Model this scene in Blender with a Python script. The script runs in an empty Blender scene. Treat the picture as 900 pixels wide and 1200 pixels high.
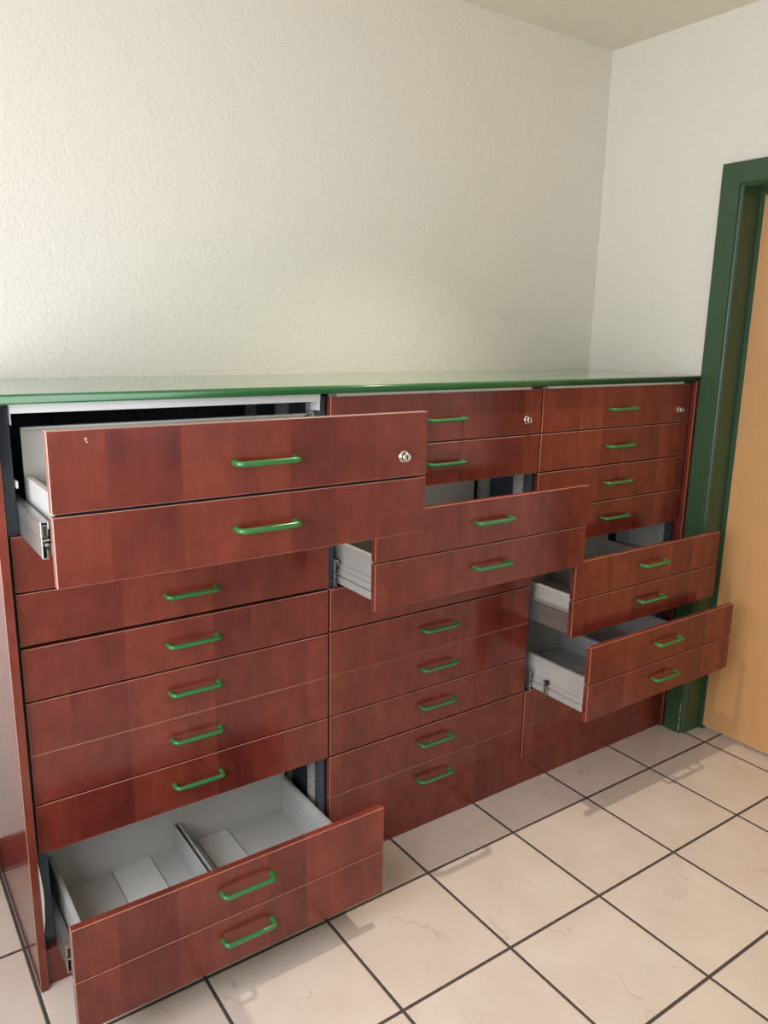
import bpy, bmesh, math
from mathutils import Vector, Matrix
S = bpy.context.scene
COL = S.collection
R = math.radians

# ---------------------------------------------------------------- dimensions (metres)
W = 0.7535                       # width of one cabinet column
ZT, H1, H = 1.3336, 0.1379, 0.1224   # top of fronts, height of the top front, pitch of the others
FT = 0.018                       # thickness of a drawer front
YW, XR, ZC = 0.502, 2.2926, 2.538    # back wall, right wall, ceiling
XL, YF = -.80, -3.2             # left wall, wall behind the viewer
def zrow(i): return ZT if i == 0 else ZT - H1 - (i-1)*H   # height of the joint below row i

# ---------------------------------------------------------------- materials
def newmat(name):
    m = bpy.data.materials.new(name); m.use_nodes = True
    nt = m.node_tree
    return m, nt, nt.nodes['Principled BSDF']
def nd(nt, typ, **kw):
    n = nt.nodes.new(typ)
    for k, v in kw.items():
        if k in n.inputs.keys() if isinstance(k, str) else False: n.inputs[k].default_value = v
        else: setattr(n, k, v)
    return n
def lk(nt, a, b): nt.links.new(a, b)
def math_(nt, op, a, b=None, c=None):
    n = nt.nodes.new('ShaderNodeMath'); n.operation = op
    for i, v in enumerate((a, b, c)):
        if v is None: continue
        if isinstance(v, (int, float)): n.inputs[i].default_value = v
        else: nt.links.new(v, n.inputs[i])
    return n.outputs[0]
def mixc(nt, fac, a, b):
    n = nt.nodes.new('ShaderNodeMix'); n.data_type = 'RGBA'
    for idx, v in ((0, fac), (6, a), (7, b)):
        if isinstance(v, (int, float)): n.inputs[idx].default_value = v
        elif isinstance(v, tuple): n.inputs[idx].default_value = (*v, 1)
        else: nt.links.new(v, n.inputs[idx])
    return n.outputs[2]
def mrange(nt, v, a, b, c=0., d=1.):
    n = nt.nodes.new('ShaderNodeMapRange'); n.clamp = True
    nt.links.new(v, n.inputs[0])
    for i, q in enumerate((a, b, c, d)): n.inputs[i+1].default_value = q
    return n.outputs[0]
def comb(nt, x, y, z):
    n = nt.nodes.new('ShaderNodeCombineXYZ')
    for i, v in enumerate((x, y, z)):
        if isinstance(v, (int, float)): n.inputs[i].default_value = v
        else: nt.links.new(v, n.inputs[i])
    return n.outputs[0]
def position(nt):
    g = nt.nodes.new('ShaderNodeNewGeometry'); s = nt.nodes.new('ShaderNodeSeparateXYZ')
    nt.links.new(g.outputs['Position'], s.inputs[0])
    return s.outputs[0], s.outputs[1], s.outputs[2], g.outputs['Position']
def noise(nt, vec, scale, detail=2., rough=.5):
    n = nt.nodes.new('ShaderNodeTexNoise'); nt.links.new(vec, n.inputs['Vector'])
    n.inputs['Scale'].default_value = scale; n.inputs['Detail'].default_value = detail; n.inputs['Roughness'].default_value = rough
    return n.outputs['Fac']
def bump(nt, h, strength, dist, bs):
    b = nt.nodes.new('ShaderNodeBump'); b.inputs['Strength'].default_value = strength; b.inputs['Distance'].default_value = dist
    nt.links.new(h, b.inputs['Height']); nt.links.new(b.outputs[0], bs.inputs['Normal'])

def plain(name, col, rough=.5, metal=0., var=.04, spec=.5, coat=0.):
    """a plain coat with a faint mottling"""
    m, nt, bs = newmat(name)
    x, y, z, p = position(nt)
    n = noise(nt, p, 14, 3)
    lo = tuple(c*(1-var) for c in col); hi = tuple(min(1, c*(1+var)) for c in col)
    lk(nt, mixc(nt, n, lo, hi), bs.inputs['Base Color'])
    bs.inputs['Roughness'].default_value = rough; bs.inputs['Metallic'].default_value = metal
    bs.inputs['Specular IOR Level'].default_value = spec
    if coat: bs.inputs['Coat Weight'].default_value = coat; bs.inputs['Coat Roughness'].default_value = .08
    return m

def cherry():
    m, nt, bs = newmat('cherry_veneer')
    x, y, z, p = position(nt)
    u = math_(nt, 'ADD', x, math_(nt, 'MULTIPLY', y, .0))
    # irregular vertical staves
    v = nt.nodes.new('ShaderNodeTexVoronoi'); v.voronoi_dimensions = '1D'; v.inputs['Scale'].default_value = 9.0
    v.inputs['Randomness'].default_value = .9
    row = math_(nt, 'FLOOR', math_(nt, 'DIVIDE', z, H*2))
    lk(nt, math_(nt, 'ADD', u, math_(nt, 'MULTIPLY', row, .0)), v.inputs['W'])
    sep = nt.nodes.new('ShaderNodeSeparateColor'); lk(nt, v.outputs['Color'], sep.inputs[0])
    tone = sep.outputs[0]; off = sep.outputs[1]
    # soft cloudy figure, different in each stave
    vec = comb(nt, math_(nt, 'MULTIPLY', u, 9), math_(nt, 'MULTIPLY', y, 2), math_(nt, 'ADD', math_(nt, 'MULTIPLY', z, 3.2), math_(nt, 'MULTIPLY', off, 13)))
    cloud = noise(nt, vec, 1.0, 4, .6)
    vec2 = comb(nt, math_(nt, 'MULTIPLY', u, 170), math_(nt, 'MULTIPLY', y, 150), math_(nt, 'ADD', math_(nt, 'MULTIPLY', z, 7), math_(nt, 'MULTIPLY', off, 31)))
    grain = noise(nt, vec2, 1.0, 3, .6)
    vec3 = comb(nt, math_(nt, 'MULTIPLY', u, 38), math_(nt, 'MULTIPLY', y, 40), math_(nt, 'ADD', math_(nt, 'MULTIPLY', z, 2.2), math_(nt, 'MULTIPLY', off, 7)))
    streak = noise(nt, vec3, 1.0, 2, .5)
    vec4 = comb(nt, math_(nt, 'MULTIPLY', u, 16), math_(nt, 'MULTIPLY', y, 16), math_(nt, 'ADD', math_(nt, 'MULTIPLY', z, 17), math_(nt, 'MULTIPLY', off, 5)))
    curl = noise(nt, vec4, 1.0, 3, .55)
    cloud = math_(nt, 'ADD', math_(nt, 'MULTIPLY', cloud, .55), math_(nt, 'MULTIPLY', curl, .45))
    f = math_(nt, 'ADD', math_(nt, 'MULTIPLY', tone, .30), math_(nt, 'MULTIPLY', mrange(nt, cloud, .34, .66), .50))
    f = math_(nt, 'ADD', f, math_(nt, 'MULTIPLY', mrange(nt, grain, .3, .7), .12))
    f = math_(nt, 'ADD', f, math_(nt, 'MULTIPLY', mrange(nt, streak, .3, .7), .09))
    r = nt.nodes.new('ShaderNodeValToRGB'); lk(nt, f, r.inputs[0])
    e = r.color_ramp.elements
    e[0].position = .1; e[0].color = (.104, .0178, .0138, 1)
    e[1].position = .95; e[1].color = (.280, .056, .034, 1)
    k = r.color_ramp.elements.new(.5); k.color = (.176, .032, .0208, 1)
    lk(nt, r.outputs[0], bs.inputs['Base Color'])
    bs.inputs['Roughness'].default_value = .17
    bump(nt, grain, .04, .001, bs)
    return m

def roughcast(name, col):
    m, nt, bs = newmat(name)
    x, y, z, p = position(nt)
    a = noise(nt, p, 190, 3, .6); b = noise(nt, p, 85, 2, .5)
    h = math_(nt, 'ADD', mrange(nt, a, .35, .75), math_(nt, 'MULTIPLY', mrange(nt, b, .35, .7), .8))
    big = noise(nt, p, 1.7, 2)
    lk(nt, mixc(nt, big, tuple(c*.985 for c in col), col), bs.inputs['Base Color'])
    bs.inputs['Roughness'].default_value = .75; bs.inputs['Specular IOR Level'].default_value = .3
    bump(nt, h, .5, .0018, bs)
    return m

def tiles():
    m, nt, bs = newmat('marbled_floor_tile')
    x, y, z, p = position(nt)
    T, tx, ty, g = .333, .3055, -.1829, .0042
    def cell(c, o):
        q = math_(nt, 'DIVIDE', math_(nt, 'SUBTRACT', c, o), T)
        i = math_(nt, 'FLOOR', math_(nt, 'ADD', q, .5))
        d = math_(nt, 'MULTIPLY', math_(nt, 'ABSOLUTE', math_(nt, 'SUBTRACT', q, i)), T)
        return math_(nt, 'FLOOR', q), d
    ix, dx = cell(x, tx); iy, dy = cell(y, ty)
    d = math_(nt, 'MINIMUM', dx, dy)
    wob = math_(nt, 'MULTIPLY', math_(nt, 'SUBTRACT', noise(nt, p, 90, 2), .5), .0012)
    tile = mrange(nt, math_(nt, 'ADD', d, wob), g-.0006, g+.0006)
    wn = nt.nodes.new('ShaderNodeTexWhiteNoise'); wn.noise_dimensions = '2D'
    lk(nt, comb(nt, ix, iy, 0), wn.inputs['Vector'])
    sc = nt.nodes.new('ShaderNodeSeparateColor'); lk(nt, wn.outputs['Color'], sc.inputs[0])
    shift = comb(nt, math_(nt, 'ADD', x, math_(nt, 'MULTIPLY', sc.outputs[0], 7)), math_(nt, 'ADD', y, math_(nt, 'MULTIPLY', sc.outputs[1], 7)), 0)
    cloud = noise(nt, shift, 5, 4, .55)
    # thin wandering veins: zero crossings of a stretched noise
    mp = nt.nodes.new('ShaderNodeMapping'); lk(nt, shift, mp.inputs[0]); mp.inputs['Rotation'].default_value[2] = R(38); mp.inputs['Scale'].default_value = (3.0, 1.1, 1)
    vn = noise(nt, mp.outputs[0], 1.9, 3, .45)
    vein = mrange(nt, math_(nt, 'ABSOLUTE', math_(nt, 'SUBTRACT', vn, .5)), 0.0, .0055, 1., 0.)
    msk = mrange(nt, noise(nt, shift, 7, 1), .45, .62)
    vein = math_(nt, 'MULTIPLY', math_(nt, 'MULTIPLY', vein, msk), .5)
    base = mixc(nt, mrange(nt, cloud, .3, .7), (.66, .55, .46), (.745, .645, .56))
    base = mixc(nt, math_(nt, 'MULTIPLY', sc.outputs[2], .22), base, (.65, .53, .43))
    base = mixc(nt, vein, base, (.42, .31, .23))
    grout = mixc(nt, noise(nt, p, 60, 2), (.045, .036, .03), (.085, .07, .06))
    lk(nt, mixc(nt, tile, grout, base), bs.inputs['Base Color'])
    lk(nt, mrange(nt, tile, 0, 1, .8, .16), bs.inputs['Roughness'])
    bump(nt, math_(nt, 'ADD', mrange(nt, d, g-.001, g+.0025), math_(nt, 'MULTIPLY', noise(nt, p, 9, 1), .15)), .5, .0015, bs)
    return m

def perforated(name, col):
    """grey sheet with rows of small dark slots"""
    m, nt, bs = newmat(name)
    tc = nt.nodes.new('ShaderNodeTexCoord'); s = nt.nodes.new('ShaderNodeSeparateXYZ'); lk(nt, tc.outputs['Object'], s.inputs[0])
    a = math_(nt, 'FRACT', math_(nt, 'MULTIPLY', s.outputs[1], 170)); b = math_(nt, 'FRACT', math_(nt, 'MULTIPLY', s.outputs[2], 60))
    hole = math_(nt, 'MULTIPLY', math_(nt, 'LESS_THAN', a, .42), math_(nt, 'LESS_THAN', math_(nt, 'ABSOLUTE', math_(nt, 'SUBTRACT', b, .5)), .32))
    lk(nt, mixc(nt, hole, col, tuple(c*.6 for c in col)), bs.inputs['Base Color'])
    bs.inputs['Roughness'].default_value = .4
    return m

M = {}
M['cherry'] = cherry()
M['edging'] = plain('pale_edge_band', (.50, .235, .165), .3)
M['green'] = plain('green_enamel', (.030, .185, .045), .2, coat=.4)
M['top'] = plain('green_worktop_laminate', (.035, .17, .045), .12, coat=.7)
M['edge'] = plain('green_edge_profile', (.018, .105, .027), .28)
M['frame'] = plain('dark_green_paint', (.038, .088, .040), .36)
M['steel'] = plain('light_grey_steel', (.49, .475, .445), .38, spec=.5)
M['plate'] = plain('pale_grey_plate', (.64, .63, .60), .4)
M['slate'] = plain('slate_blue_steel', (.055, .068, .095), .33)
M['rail'] = plain('grey_rail_paint', (.30, .30, .29), .4)
M['zinc'] = plain('zinc_plated_steel', (.52, .52, .50), .3, metal=.85)
M['white'] = plain('white_plastic', (.78, .78, .76), .4)
M['black'] = plain('black_plastic', (.012, .012, .013), .45)
M['chrome'] = plain('chrome', (.78, .76, .73), .15, metal=1.)
M['perf'] = perforated('perforated_grey_sheet', (.50, .50, .48))
M['wall'] = roughcast('roughcast_wall_paint', (.84, .80, .715))
M['ceil'] = roughcast('ceiling_paint', (.84, .76, .63))
M['tile'] = tiles()
M['door'] = plain('orange_door_paint', (.66, .36, .155), .36, var=.05)
M['chip'] = plain('chipped_bare_spot', (.75, .66, .6), .6)

# ---------------------------------------------------------------- mesh helpers
def add_box(bm, x0, x1, y0, y1, z0, z1, bev=0., mi=0, bmi=None, seg=1):
    b = bmesh.new()
    bmesh.ops.create_cube(b, size=1)
    for v in b.verts:
        v.co = Vector((x0 if v.co.x < 0 else x1, y0 if v.co.y < 0 else y1, z0 if v.co.z < 0 else z1))
    for f in b.faces: f.material_index = mi
    if bev:
        r = bmesh.ops.bevel(b, geom=b.edges[:], offset=bev, segments=seg, profile=.5, affect='EDGES')
        if bmi is not None:
            for f in r['faces']: f.material_index = bmi
    merge(bm, b)
def merge(bm, b):
    me = bpy.data.meshes.new('tmp'); b.to_mesh(me); b.free(); bm.from_mesh(me); bpy.data.meshes.remove(me)
def add_tube(bm, pts, r, seg=12, mi=0):
    rings = []
    n = len(pts)
    up = Vector((0, 0, 1))
    for i, p in enumerate(pts):
        t = (pts[min(i+1, n-1)] - pts[max(i-1, 0)]).normalized()
        s = t.cross(up); s.normalize(); q = s.cross(t)
        rings.append([bm.verts.new(p + r*(math.cos(a)*s + math.sin(a)*q)) for a in (2*math.pi*k/seg for k in range(seg))])
    for a, b in zip(rings, rings[1:]):
        for k in range(seg):
            f = bm.faces.new((a[k], a[(k+1) % seg], b[(k+1) % seg], b[k])); f.smooth = True; f.material_index = mi
    bm.faces.new(rings[0][::-1]).material_index = mi; bm.faces.new(rings[-1]).material_index = mi
def add_lathe(bm, prof, c, seg=28, mi=0):
    """prof: (radius, y) pairs, turned about an axis along Y through c"""
    rings = []
    for r, y in prof:
        rings.append([bm.verts.new((c[0]+max(r, 1e-5)*math.cos(2*math.pi*k/seg), c[1]+y, c[2]+max(r, 1e-5)*math.sin(2*math.pi*k/seg))) for k in range(seg)])
    for a, b in zip(rings, rings[1:]):
        for k in range(seg):
            f = bm.faces.new((a[k], a[(k+1) % seg], b[(k+1) % seg], b[k])); f.material_index = mi
def add_extrude_y(bm, prof, y0, y1, mi=0):
    """closed (x, z) outline pulled along Y"""
    a = [bm.verts.new((x, y0, z)) for x, z in prof]; b = [bm.verts.new((x, y1, z)) for x, z in prof]
    n = len(prof)
    for k in range(n):
        bm.faces.new((a[k], a[(k+1) % n], b[(k+1) % n], b[k])).material_index = mi
    bm.faces.new(a[::-1]).material_index = mi; bm.faces.new(b).material_index = mi
def mesh(name, bm, mats):
    bmesh.ops.recalc_face_normals(bm, faces=bm.faces[:])
    me = bpy.data.meshes.new(name); bm.to_mesh(me); bm.free()
    for m in mats: me.materials.append(M[m])
    return me
def link(name, me, parent=None, loc=(0, 0, 0)):
    o = bpy.data.objects.new(name, me); COL.objects.link(o)
    o.location = loc
    if parent: o.parent = parent
    return o
def obj(name, bm, mats, parent=None, loc=(0, 0, 0)):
    return link(name, mesh(name, bm, mats), parent, loc)
def structure(o): o['kind'] = 'structure'; return o

# ---------------------------------------------------------------- the room
bm = bmesh.new(); add_box(bm, XL-.15, XR+.35, YF-.15, YW+.15, -.1, 0)
structure(obj('floor', bm, ['tile']))
bm = bmesh.new(); add_box(bm, XL-.15, XR+.35, YF-.15, YW+.15, ZC, ZC+.1)
structure(obj('ceiling', bm, ['ceil']))
bm = bmesh.new(); add_box(bm, XL-.15, XR+.15, YW, YW+.15, 0, ZC)
structure(obj('wall_back', bm, ['wall']))
DY0, DY1, DZ = -.100, -.98, 1.998            # door opening
bm = bmesh.new()
add_box(bm, XR, XR+.15, DY0+.03, YW, 0, ZC)
add_box(bm, XR, XR+.15, YF, DY1-.03, 0, ZC)
add_box(bm, XR, XR+.15, DY1-.03, DY0+.03, DZ+.03, ZC)
structure(obj('wall_right', bm, ['wall']))
# left wall with a window, wall behind the viewer with an added window opening
def holed(name, axis, at, a0, a1, h0, h1, z0, z1, t=.15):
    bm = bmesh.new()
    for p0, p1, q0, q1 in ((a0, h0, 0, ZC), (h1, a1, 0, ZC), (h0, h1, 0, z0), (h0, h1, z1, ZC)):
        if axis == 'x': add_box(bm, at-t, at, p0, p1, q0, q1)
        else: add_box(bm, p0, p1, at-t, at, q0, q1)
    structure(obj(name, bm, ['wall']))
LW = (-1.75, .0, .70, 2.15)
RW = (-.9, 1.7, .85, 2.25)
holed('wall_left', 'x', XL, YF, YW, LW[0], LW[1], LW[2], LW[3])
holed('wall_front', 'y', YF, XL-.15, XR+.15, RW[0], RW[1], RW[2], RW[3])
def window(name, axis, at, w):
    bm = bmesh.new()
    h0, h1, z0, z1 = w; f = .06
    mid = (h0+h1)/2
    for p0, p1, q0, q1 in ((h0, h0+f, z0, z1), (h1-f, h1, z0, z1), (h0+f, h1-f, z0, z0+f), (h0+f, h1-f, z1-f, z1), (mid-.03, mid+.03, z0+f, z1-f)):
        if axis == 'x': add_box(bm, at-.11, at-.05, p0, p1, q0, q1, .004)
        else: add_box(bm, p0, p1, at-.11, at-.05, q0, q1, .004)
    structure(obj(name, bm, ['white']))
window('window_1', 'x', XL, LW)
window('added_window', 'y', YF, RW)  # unseen rear window, added to go with the frontal fill light

# reddish wooden skirting on the bare end of the back wall
bm = bmesh.new(); add_box(bm, XL+.001, -.026, YW-.014, YW, 0, .095, .003)
structure(obj('baseboard_back', bm, ['cherry']))

# door leaf set deep in its green steel frame
bm = bmesh.new(); add_box(bm, 2.392, 2.432, DY1+.002, DY0-.002, .013, DZ-.002, .002)
door = structure(obj('door_1', bm, ['door']))
door['label'] = 'orange door leaf set deep in a dark green frame'
bm = bmesh.new()
XF = 2.275
def jamb(ya, yb, s):
    # (x, y) outline of one jamb; s=+1 for the jamb beside the cabinets
    o = ya
    pr = [(XR-.0005, o), (XF+.003, o), (XF, o-.003*s), (XF, o-.068*s), (XF+.002, o-.070*s), (XF+.010, o-.0705*s), (XF+.012, o-.0745*s), (XF+.016, o-.0795*s),
          (XF+.112, o-.082*s), (XF+.112, o-.096*s), (XF+.160, o-.096*s), (XF+.160, o-.060*s), (XR-.0005, o-.055*s)]
    return pr
def add_extrude_z(bm, prof, z0, z1):
    # the top is cut at 45 degrees to meet the head
    a = [bm.verts.new((x, y, z0)) for x, y in prof]; b = [bm.verts.new((x, y, z1 - min(abs(y+.018), abs(y+1.062)))) for x, y in prof]
    n = len(prof)
    for k in range(n): bm.faces.new((a[k], a[(k+1) % n], b[(k+1) % n], b[k]))
    bm.faces.new(a[::-1]); bm.faces.new(b)
add_extrude_z(bm, jamb(-.018, 0, 1), 0, 2.062)
add_extrude_z(bm, jamb(-1.062, 0, -1), 0, 2.062)
# head: same section laid flat between the jambs
hp = [(XR-.0005, 2.0615), (XF+.003, 2.0615), (XF, 2.059), (XF, 1.996), (XF+.002, 1.992), (XF+.010, 1.9915), (XF+.012, 1.9875), (XF+.016, 1.983),
      (XF+.112, 1.980), (XF+.112, 1.966), (XF+.160, 1.966), (XF+.160, 2.003), (XR-.0005, 2.008)]
# mitre: the head's outline slides along Y with its height so that it meets the jambs at 45 degrees
def mitre(a, z0, s):
    return [(x, a - s*max(0, z0-z), z) for x, z in hp]
ra = [bm.verts.new(q) for q in mitre(-.0185, 2.0615, 1)]; rb = [bm.verts.new(q) for q in mitre(-1.0615, 2.0615, -1)]
for k in range(len(hp)):
    bm.faces.new((ra[k], ra[(k+1) % len(hp)], rb[(k+1) % len(hp)], rb[k]))
bm.faces.new(ra[::-1]); bm.faces.new(rb)
# paint chipped off the foot of the near corner
for k, (dz, h, w) in enumerate(((.012, .03, .0022), (.05, .022, .0018), (.085, .014, .0026), (.105, .02, .0015))):
    add_box(bm, XF-.0004, XF+.004, -.0862, -.0862+w, dz, dz+h, 0, 1)
obj('door_frame', bm, ['frame', 'chip'], door)['label'] = 'dark green steel door frame with chipped foot'

# ---------------------------------------------------------------- worktop and plinth
bm = bmesh.new()
x0, x1, yf, zb, zt = -.03, XR-.001, -.0165, 1.3419, 1.3615
prof = [(YW-.001, zb), (YW-.001, zt), (yf+.008, zt)]
for k in range(1, 9):
    a = math.pi/2*k/8
    prof.append((yf+.008-.008*math.sin(a), zt-.008+.008*math.cos(a)))
for k in range(1, 7):
    a = math.pi/2*k/6
    prof.append((yf+.005-.005*math.cos(a), zb+.005-.005*math.sin(a)))
a = [bm.verts.new((x0, y, z)) for y, z in prof]; b = [bm.verts.new((x1, y, z)) for y, z in prof]
n = len(prof)
for k in range(n):
    f = bm.faces.new((a[k], a[(k+1) % n], b[(k+1) % n], b[k])); f.smooth = 2 <= k < n-1; f.material_index = int(2 <= k < n-1)
bm.faces.new(a[::-1]); bm.faces.new(b)
wt = obj('worktop', bm, ['top', 'edge'])
wt['label'] = 'long glossy green worktop with rounded front edge lying over all the drawer cabinets'; wt['category'] = 'worktop'

bm = bmesh.new(); add_box(bm, -.003, 3*W+.003, .0006, .019, 0, .0938, .0005)
pl = obj('plinth_board', bm, ['cherry', 'edging'])
pl['label'] = 'long reddish wooden plinth board on the tiles beneath the drawer cabinets'; pl['category'] = 'plinth'

# ---------------------------------------------------------------- drawer pieces (shared meshes)
TX0, TX1, TD = .047, .707, .45       # tray sides and rear wall
def tray_mesh(backh):
    bm = bmesh.new()
    add_box(bm, TX0+.004, TX1-.004, FT, TD, .008, .0125)                       # bottom sheet
    add_box(bm, TX0-.036, TX1+.036, FT+.0002, FT+.002, .004, .238, 0, 2)        # dark sheet added behind the two fronts; stands in for shade in their gap
    add_box(bm, TX0, TX1, TD-.003, TD, .004, backh, .0006)                     # rear wall
    add_box(bm, TX0, TX1, TD-.016, TD-.003, backh-.004, backh, .0006)          # its turned-in lip
    for s in (0, 1):
        def X(v): return v if s == 0 else TX0+TX1-v
        def bx(xa, xb, *r, **k):
            xa, xb = sorted((X(xa), X(xb))); add_box(bm, xa, xb, *r, **k)
        bx(TX0, TX0+.012, FT, TD-.003, .004, .118, bev=.0012)                  # double side wall
        bx(TX0-.006, TX0, FT+.002, TD-.01, .005, .026, bev=.0012)              # runners pressed along the outside
        bx(TX0-.0045, TX0, FT+.002, TD-.01, .0305, .046, bev=.0012)
        bx(TX0-.0025, TX0, FT+.002, TD-.01, .046, .062, bev=.0012)
    for xa, xb in ((TX0+.15, TX0+.253), (TX0+.383, TX0+.473)):                 # paler bottom plates
        add_box(bm, xa, xb, FT+.001, TD-.004, .0125, .0137, .0003, 1)
    for xa in (TX0+.15, TX0+.253, TX0+.383, TX0+.473):
        add_box(bm, xa-.0007, xa+.0007, FT+.001, TD-.004, .0126, .0139, 0, 2)
    return mesh('tray', bm, ['steel', 'plate', 'slate'])
TRAY, TRAY_TALL = tray_mesh(.200), tray_mesh(.2175)
def divider_mesh():
    bm = bmesh.new()
    for s in (-1, 1):
        xs = sorted((s*.0065, s*.0055)); add_box(bm, xs[0], xs[1], FT+.004, TD-.006, .0142, .088, 0)
    add_box(bm, -.0065, .0065, TD-.007, TD-.005, .0142, .088, .0004)
    add_box(bm, -.0075, -.0050, FT+.004, TD-.006, .0865, .0895, .0006, 1)
    add_box(bm, .0050, .0075, FT+.004, TD-.006, .0865, .0895, .0006, 1)
    return mesh('divider', bm, ['perf', 'steel'])
DIV = divider_mesh()
def strip_mesh(s):
    bm = bmesh.new(); xs = sorted((0, s*.0025)); add_box(bm, xs[0], xs[1], FT+.03, TD-.05, .020, .085, .0005)
    return mesh('perforated_strip', bm, ['perf'])
STRIP = {0: strip_mesh(1), 1: strip_mesh(-1)}
def handle_mesh():
    bm = bmesh.new(); hw, pr, rr = .0605, .0235, .011
    pts = [Vector((-hw, .001, 0)), Vector((-hw, -.004, 0))]
    for k in range(9):
        a = math.pi/2*k/8; pts.append(Vector((-hw+rr-rr*math.cos(a), -pr+rr-rr*math.sin(a), 0)))
    for k in range(9):
        a = math.pi/2*k/8; pts.append(Vector((hw-rr+rr*math.sin(a), -pr+rr-rr*math.cos(a), 0)))
    pts += [Vector((hw, -.004, 0)), Vector((hw, .001, 0))]
    add_tube(bm, pts, .0056, 14)
    for s in (-1, 1): add_lathe(bm, [(.0001, -.0012), (.0064, -.0012), (.0067, -.0004), (.0067, .0005)], (s*hw, 0, 0), 16)
    return mesh('handle', bm, ['green'])
HANDLE = handle_mesh()
def lock_mesh():
    bm = bmesh.new()
    add_lathe(bm, [(.0125, .001), (.0125, -.002), (.0115, -.0032), (.0098, -.0036), (.0096, -.0125), (.0088, -.0138), (.0072, -.0140), (.0071, -.0132), (.0001, -.0132)], (0, 0, 0))
    add_lathe(bm, [(.0022, -.0136), (.0001, -.0136)], (0, 0, .0012), 12, 1)
    add_box(bm, -.0010, .0010, -.0138, -.0134, -.0048, .001, 0, 1)
    return mesh('lock', bm, ['chrome', 'black'])
LOCK = lock_mesh()
def rail_mesh(s, y0, y1):
    """middle member of a telescopic slide; s=0 left, 1 right"""
    bm = bmesh.new()
    def X(v): return v if s == 0 else W-v
    def bx(xa, xb, *r, **k):
        xa, xb = sorted((X(xa), X(xb))); add_box(bm, xa, xb, *r, **k)
    bx(.0225, .0245, y0, y1, .036, .072, bev=.0005)
    bx(.0225, .0375, y0, y1, .070, .0725, bev=.0005)
    bx(.0225, .0375, y0, y1, .0355, .038, bev=.0005)
    bx(.0352, .0374, y0, y1, .058, .071, bev=.0004)
    bx(.0245, .0350, y0+.0008, y0+.03, .043, .066, bev=.002, mi=1)     # black end buffer
    bx(.0225, .0248, y0, y1, .001, .0360, bev=.0005)
    bx(.0225, .0335, y0, y1, .001, .0032, bev=.0005)
    bx(.0315, .0338, y0+.006, y1, .002, .018, bev=.0005)
    bx(.0290, .0375, y0+.012, y1, .022, .028, bev=.001, mi=2)
    # bolt heads on the outside
    for yy in (y0+.02, y0+.15):
        add_lathe(bm, [(.0042, 0), (.0036, -.003), (.0001, -.0033)], (X(.030), yy, .034), 14)
    return mesh('slide_rail', bm, ['zinc', 'black', 'white'])
def roller_mesh():
    bm = bmesh.new()
    b = bmesh.new()
    add_lathe(b, [(.004, -.004), (.0085, -.0036), (.0095, 0), (.0085, .0035), (.0085, .006), (.0001, .006)], (0, 0, 0), 20, 1)
    add_lathe(b, [(.0001, -.006), (.0035, -.0062), (.004, -.004)], (0, 0, 0), 20)
    bmesh.ops.rotate(b, verts=b.verts[:], matrix=Matrix.Rotation(R(-90), 3, 'Z')); merge(bm, b)
    add_box(bm, -.003, -.001, -.007, .008, -.042, -.008, .0008)
    add_lathe(bm, [(.003, -.001), (.0001, -.001)], (-.002, -.002, -.03), 10, 1)
    return mesh('roller', bm, ['zinc', 'black'])
ROLLER = roller_mesh()

GAP = {(0, 3): .0045, (0, 4): .0085, (0, 5): .0050, (0, 6): .0012, (0, 7): .0040, (1, 1): .005, (1, 5): .0055, (1, 6): .0020, (1, 7): .0040,
       (1, 8): .0055, (1, 9): .0025, (0, 1): .0052, (2, 1): .0048, (2, 2): .005, (2, 3): .0045, (2, 9): .0022, (0, 9): .0022, (0, 10): .0006, (1, 10): .0006, (2, 10): .0006}
CHIP = False
def front(drawer, col, row, zb):
    """row counts from 1 at the top; heights are relative to the drawer's bottom zb"""
    hi = zrow(row-1) - zb; lo = zrow(row) - zb + GAP.get((col, row), .0038)
    bm = bmesh.new()
    add_box(bm, .003, W-.003, 0, FT, lo, hi, .0011, 0, 1)
    mats = ['cherry', 'edging']
    if (col, row) == (0, 1):          # little chip in the veneer
        mats.append('chip')
        for dx, dz, s in ((.0, 0, .0014), (.0015, -.0036, .0013), (-.001, .003, .001), (.0015, .0026, .001)):
            add_lathe(bm, [(s, -.0003), (.0001, -.0003)], (.062+dx, 0, hi-.0165+dz), 7, 2)
    f = obj('drawer_front', bm, mats, drawer)
    zc = 1.260-zb if row == 1 else (zrow(row-1)+zrow(row))/2 + .003 + .0009*max(0, row-3) - zb
    h = link('handle', HANDLE, drawer, (W/2, 0, zc)); h['label'] = 'green bow handle'
    if row == 1:
        k = link('lock', LOCK, drawer, (.69, 0, 1.2435-zb)); k['label'] = 'round chrome cylinder lock'
def make_drawer(cab, col, k, ext, rail):
    zb = zrow(2*k+2)
    d = link('drawer', TRAY_TALL if k == 0 else TRAY, cab, (0, -ext, zb))
    if ext: d['label'] = 'grey steel tray drawer pulled open'
    front(d, col, 2*k+1, zb); front(d, col, 2*k+2, zb)
    if ext or rail is not None:
        v = link('divider', DIV, d, (.373, 0, 0)); v['label'] = 'perforated grey sheet divider'
        link('perforated_strip', STRIP[0], d, (TX0+.012, 0, 0)); link('perforated_strip', STRIP[1], d, (TX1-.012, 0, 0))
        for s in (0, 1):
            r = obj_rail(d, s, ext, rail)
    return d
def obj_rail(d, s, ext, rail):
    y0 = ext - rail
    o = link('slide_rail', rail_mesh(s, max(y0, FT+.004), y0+.36), d); o['label'] = 'zinc plated telescopic slide rail'
    return o

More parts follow.
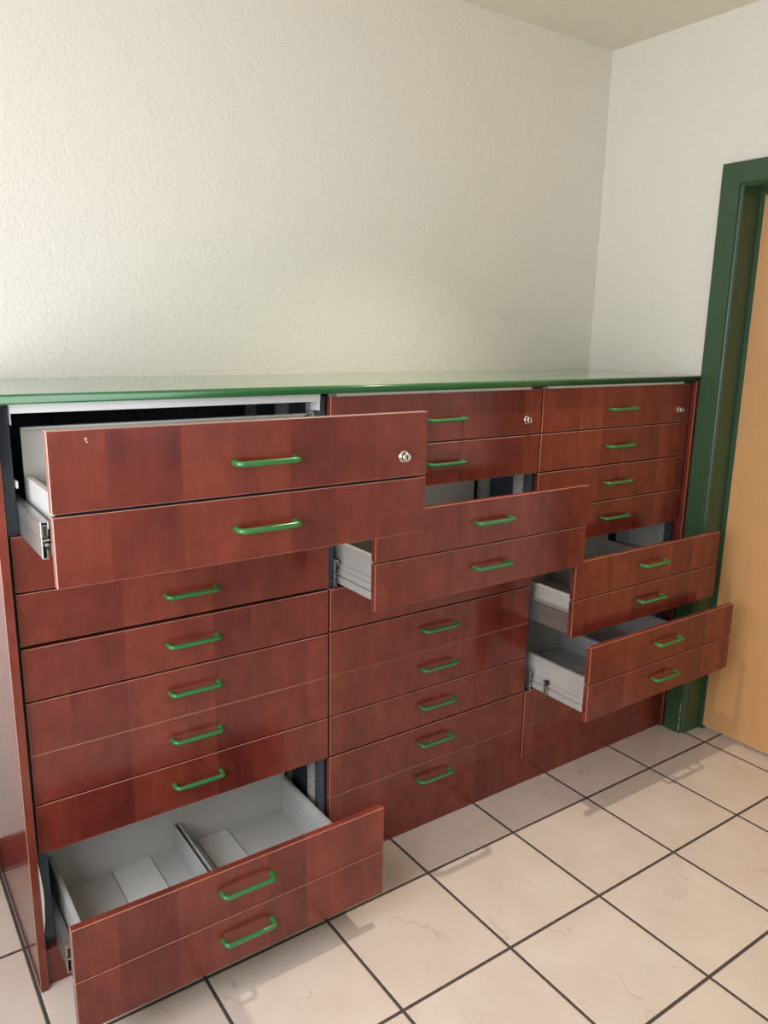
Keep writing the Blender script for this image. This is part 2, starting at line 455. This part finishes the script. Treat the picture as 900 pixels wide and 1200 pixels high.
# ---------------------------------------------------------------- cabinets
def cabinet(col, label, opened):
    c = bpy.data.objects.new('drawer_cabinet', None); COL.objects.link(c)
    c.location = (col*W, 0, 0); c['label'] = label; c['category'] = 'cabinet'; c['group'] = 'cherry drawer cabinets along the back wall'
    # slate steel carcass: two sides with front flanges, back, bottom, top
    bm = bmesh.new()
    yb = YW-.012
    for s in (0, 1):
        def bx(xa, xb, *r, **k):
            xa, xb = (xa, xb) if s == 0 else (W-xb, W-xa)
            add_box(bm, xa, xb, *r, **k)
        bx(.0004, .0016, .0195, yb, .092, 1.340)
        bx(.0004, .0220, .0195, .0215, .092, 1.3335)
        bx(.0205, .0220, .0215, .040, .092, 1.3335)
        bx(.0016, .0220, yb-.03, yb-.028, .092, 1.3335)
    add_box(bm, .0016, W-.0016, yb-.0015, yb, .092, 1.340)
    add_box(bm, .0016, W-.0016, .0215, yb, .0912, .0930)
    add_box(bm, .0016, W-.0016, .05, yb, 1.339, 1.341)
    for xx in (.2, .42, .56):                                       # pressed ribs of the back sheet
        add_box(bm, xx, xx+.03, yb-.010, yb-.0015, .1, 1.338, .002)
    obj('carcass', bm, ['slate'], c)
    bm = bmesh.new()
    add_box(bm, .0225, W-.0245, .004, .006, 1.3225, 1.3412, .0006)        # front lip of the top rail
    add_box(bm, .006, W-.0245, .006, .050, 1.3395, 1.3412, .0004)
    if col: add_box(bm, .0, W, .0045, .0055, 1.3340, 1.3412, .0003, 1)
    for xx in (.0225, W-.0265):
        add_box(bm, xx, xx+.0015, .006, .05, 1.300, 1.3395)
    o = obj('top_rail', bm, ['white', 'rail'], c); o['label'] = 'pale grey top rail'
    # perforated uprights carrying the slides
    for s in (0, 1):
        for (ya, yc) in ((.034, .086), (.210, .256), (.41, .45)):
            bm = bmesh.new()
            xa, xb = (.0018, .0205) if s == 0 else (W-.0205, W-.0018)
            add_box(bm, xa, xb, ya, yc, .0935, 1.337, .001)
            xf = xb if s == 0 else xa; sg = 1 if s == 0 else -1
            z = .13
            while z < 1.32:                                             # slot holes
                for yy in (ya+.012, yc-.012):
                    xs = sorted((xf, xf+sg*.0003)); add_box(bm, xs[0], xs[1], yy-.0017, yy+.0017, z-.003, z+.003, 0, 1)
                z += .0306
            o = obj('upright', bm, ['steel', 'black'], c); o['label'] = 'light grey perforated steel upright'
    if col in (1, 2):
        bm = bmesh.new(); add_box(bm, W-.047, W-.006, -.0035, .001, 1.3345, 1.3412, .0008)
        obj('stop_pad', bm, ['black'], c)['label'] = 'small black stop pad'
    if col == 0:
        bm = bmesh.new(); add_box(bm, -.0228, -.0049, -.0150, YW-.001, 0, 1.3415, .0010, 0, 1)
        obj('side_panel', bm, ['cherry', 'edging'], c)
        bm = bmesh.new(); add_box(bm, .0225, .0275, .006, .020, 1.172, 1.187, .001); add_box(bm, .0225, .026, .020, .033, 1.172, 1.187, .001)
        obj('clip', bm, ['white'], c)
        bm = bmesh.new()                                                # bowed pale filler strip beside the lowest drawer
        pr = [(-.0048, .15), (-.0048, .335), (-.0020, .31), (.0015, .26), (.0018, .235), (-.0010, .175)]
        add_extrude_y(bm, pr, -.0125, -.0110); obj('filler_strip', bm, ['white'], c)['label'] = 'bowed white filler strip'
    if col == 2:
        bm = bmesh.new(); add_box(bm, W-.0075, W-.0045, .088, .208, .0935, 1.337, .001)
        obj('side_sheet', bm, ['plate'], c)['label'] = 'pale grey inner side sheet'
        bm = bmesh.new(); add_box(bm, W+.0045, W+.0205, -.0150, YW-.001, 0, 1.3415, .0010, 0, 1)
        obj('side_panel', bm, ['cherry', 'edging'], c)
    for k in range(5):
        ext, rail = opened.get(k, (0., None))
        make_drawer(c, col, k, ext, rail)
    return c
cabinet(0, 'left drawer cabinet in cherry wood with its top and bottom drawers pulled open', {0: (.3996, .20), 4: (.2715, .098)})
cabinet(1, 'middle drawer cabinet in cherry wood with only its second drawer pulled open', {1: (.2073, -.012)})
c2 = cabinet(2, 'right drawer cabinet in cherry wood beside the green door frame, two neighbouring drawers open', {2: (.1748, .145), 3: (.2559, .0)})
for d in c2.children:
    if d.name.startswith('drawer') and abs(d.location.y+.2559) < 1e-6:
        o = link('roller', ROLLER, d, (.0335, .195, .050)); o['label'] = 'small zinc roller'

# ---------------------------------------------------------------- light
def area(name, loc, rot, sx, sy, power, col):
    l = bpy.data.lights.new(name, 'AREA'); l.shape = 'RECTANGLE'; l.size = sx; l.size_y = sy; l.energy = power; l.color = col
    o = bpy.data.objects.new(name, l); COL.objects.link(o); o.location = loc; o.rotation_euler = rot
    return o
# daylight through the left window; weak frontal fill added at the rear one
area('daylight_side', (XL-.16, (LW[0]+LW[1])/2, (LW[2]+LW[3])/2), (0, R(-90), 0), LW[3]-LW[2], LW[1]-LW[0], 55, (.91, .94, 1.))
area('fill_rear', ((RW[0]+RW[1])/2, YF-.16, (RW[2]+RW[3])/2), (R(90), 0, 0), RW[1]-RW[0], RW[3]-RW[2], 3, (1., .95, .88))
# ceiling downlight over the cabinets
l = bpy.data.lights.new('downlight', 'SPOT'); l.energy = 74; l.color = (1., .86, .70); l.spot_size = R(92); l.spot_blend = 1.; l.shadow_soft_size = .012
o = bpy.data.objects.new('downlight', l); COL.objects.link(o); o.location = (1.20, -.262, ZC-.02)
w = bpy.data.worlds.new('sky'); S.world = w; w.use_nodes = True
w.node_tree.nodes['Background'].inputs[0].default_value = (.75, .86, 1., 1); w.node_tree.nodes['Background'].inputs[1].default_value = .6

# ---------------------------------------------------------------- camera
cam = bpy.data.cameras.new('camera'); co = bpy.data.objects.new('camera', cam); COL.objects.link(co)
yw, pt, rl = R(-35.1579), R(-12.9137), R(1.0334)
fwd = Vector((-math.sin(yw)*math.cos(pt), math.cos(yw)*math.cos(pt), math.sin(pt)))
rt = Vector((math.cos(yw), math.sin(yw), 0)); up = rt.cross(fwd)
rt, up = rt*math.cos(rl)+up*math.sin(rl), up*math.cos(rl)-rt*math.sin(rl)
m = Matrix((rt, up, -fwd)).transposed().to_4x4(); m.translation = Vector((-.2585, -1.6801, 1.4909))
co.matrix_world = m
cam.sensor_fit = 'VERTICAL'; cam.sensor_height = 24.; cam.lens = 915.684/1200*24.; cam.clip_start = .05
S.camera = co
S.view_settings.view_transform = 'Standard'; S.view_settings.look = 'None'; S.view_settings.gamma = 1.; S.view_settings.use_curve_mapping = False
S.view_settings.exposure = .10
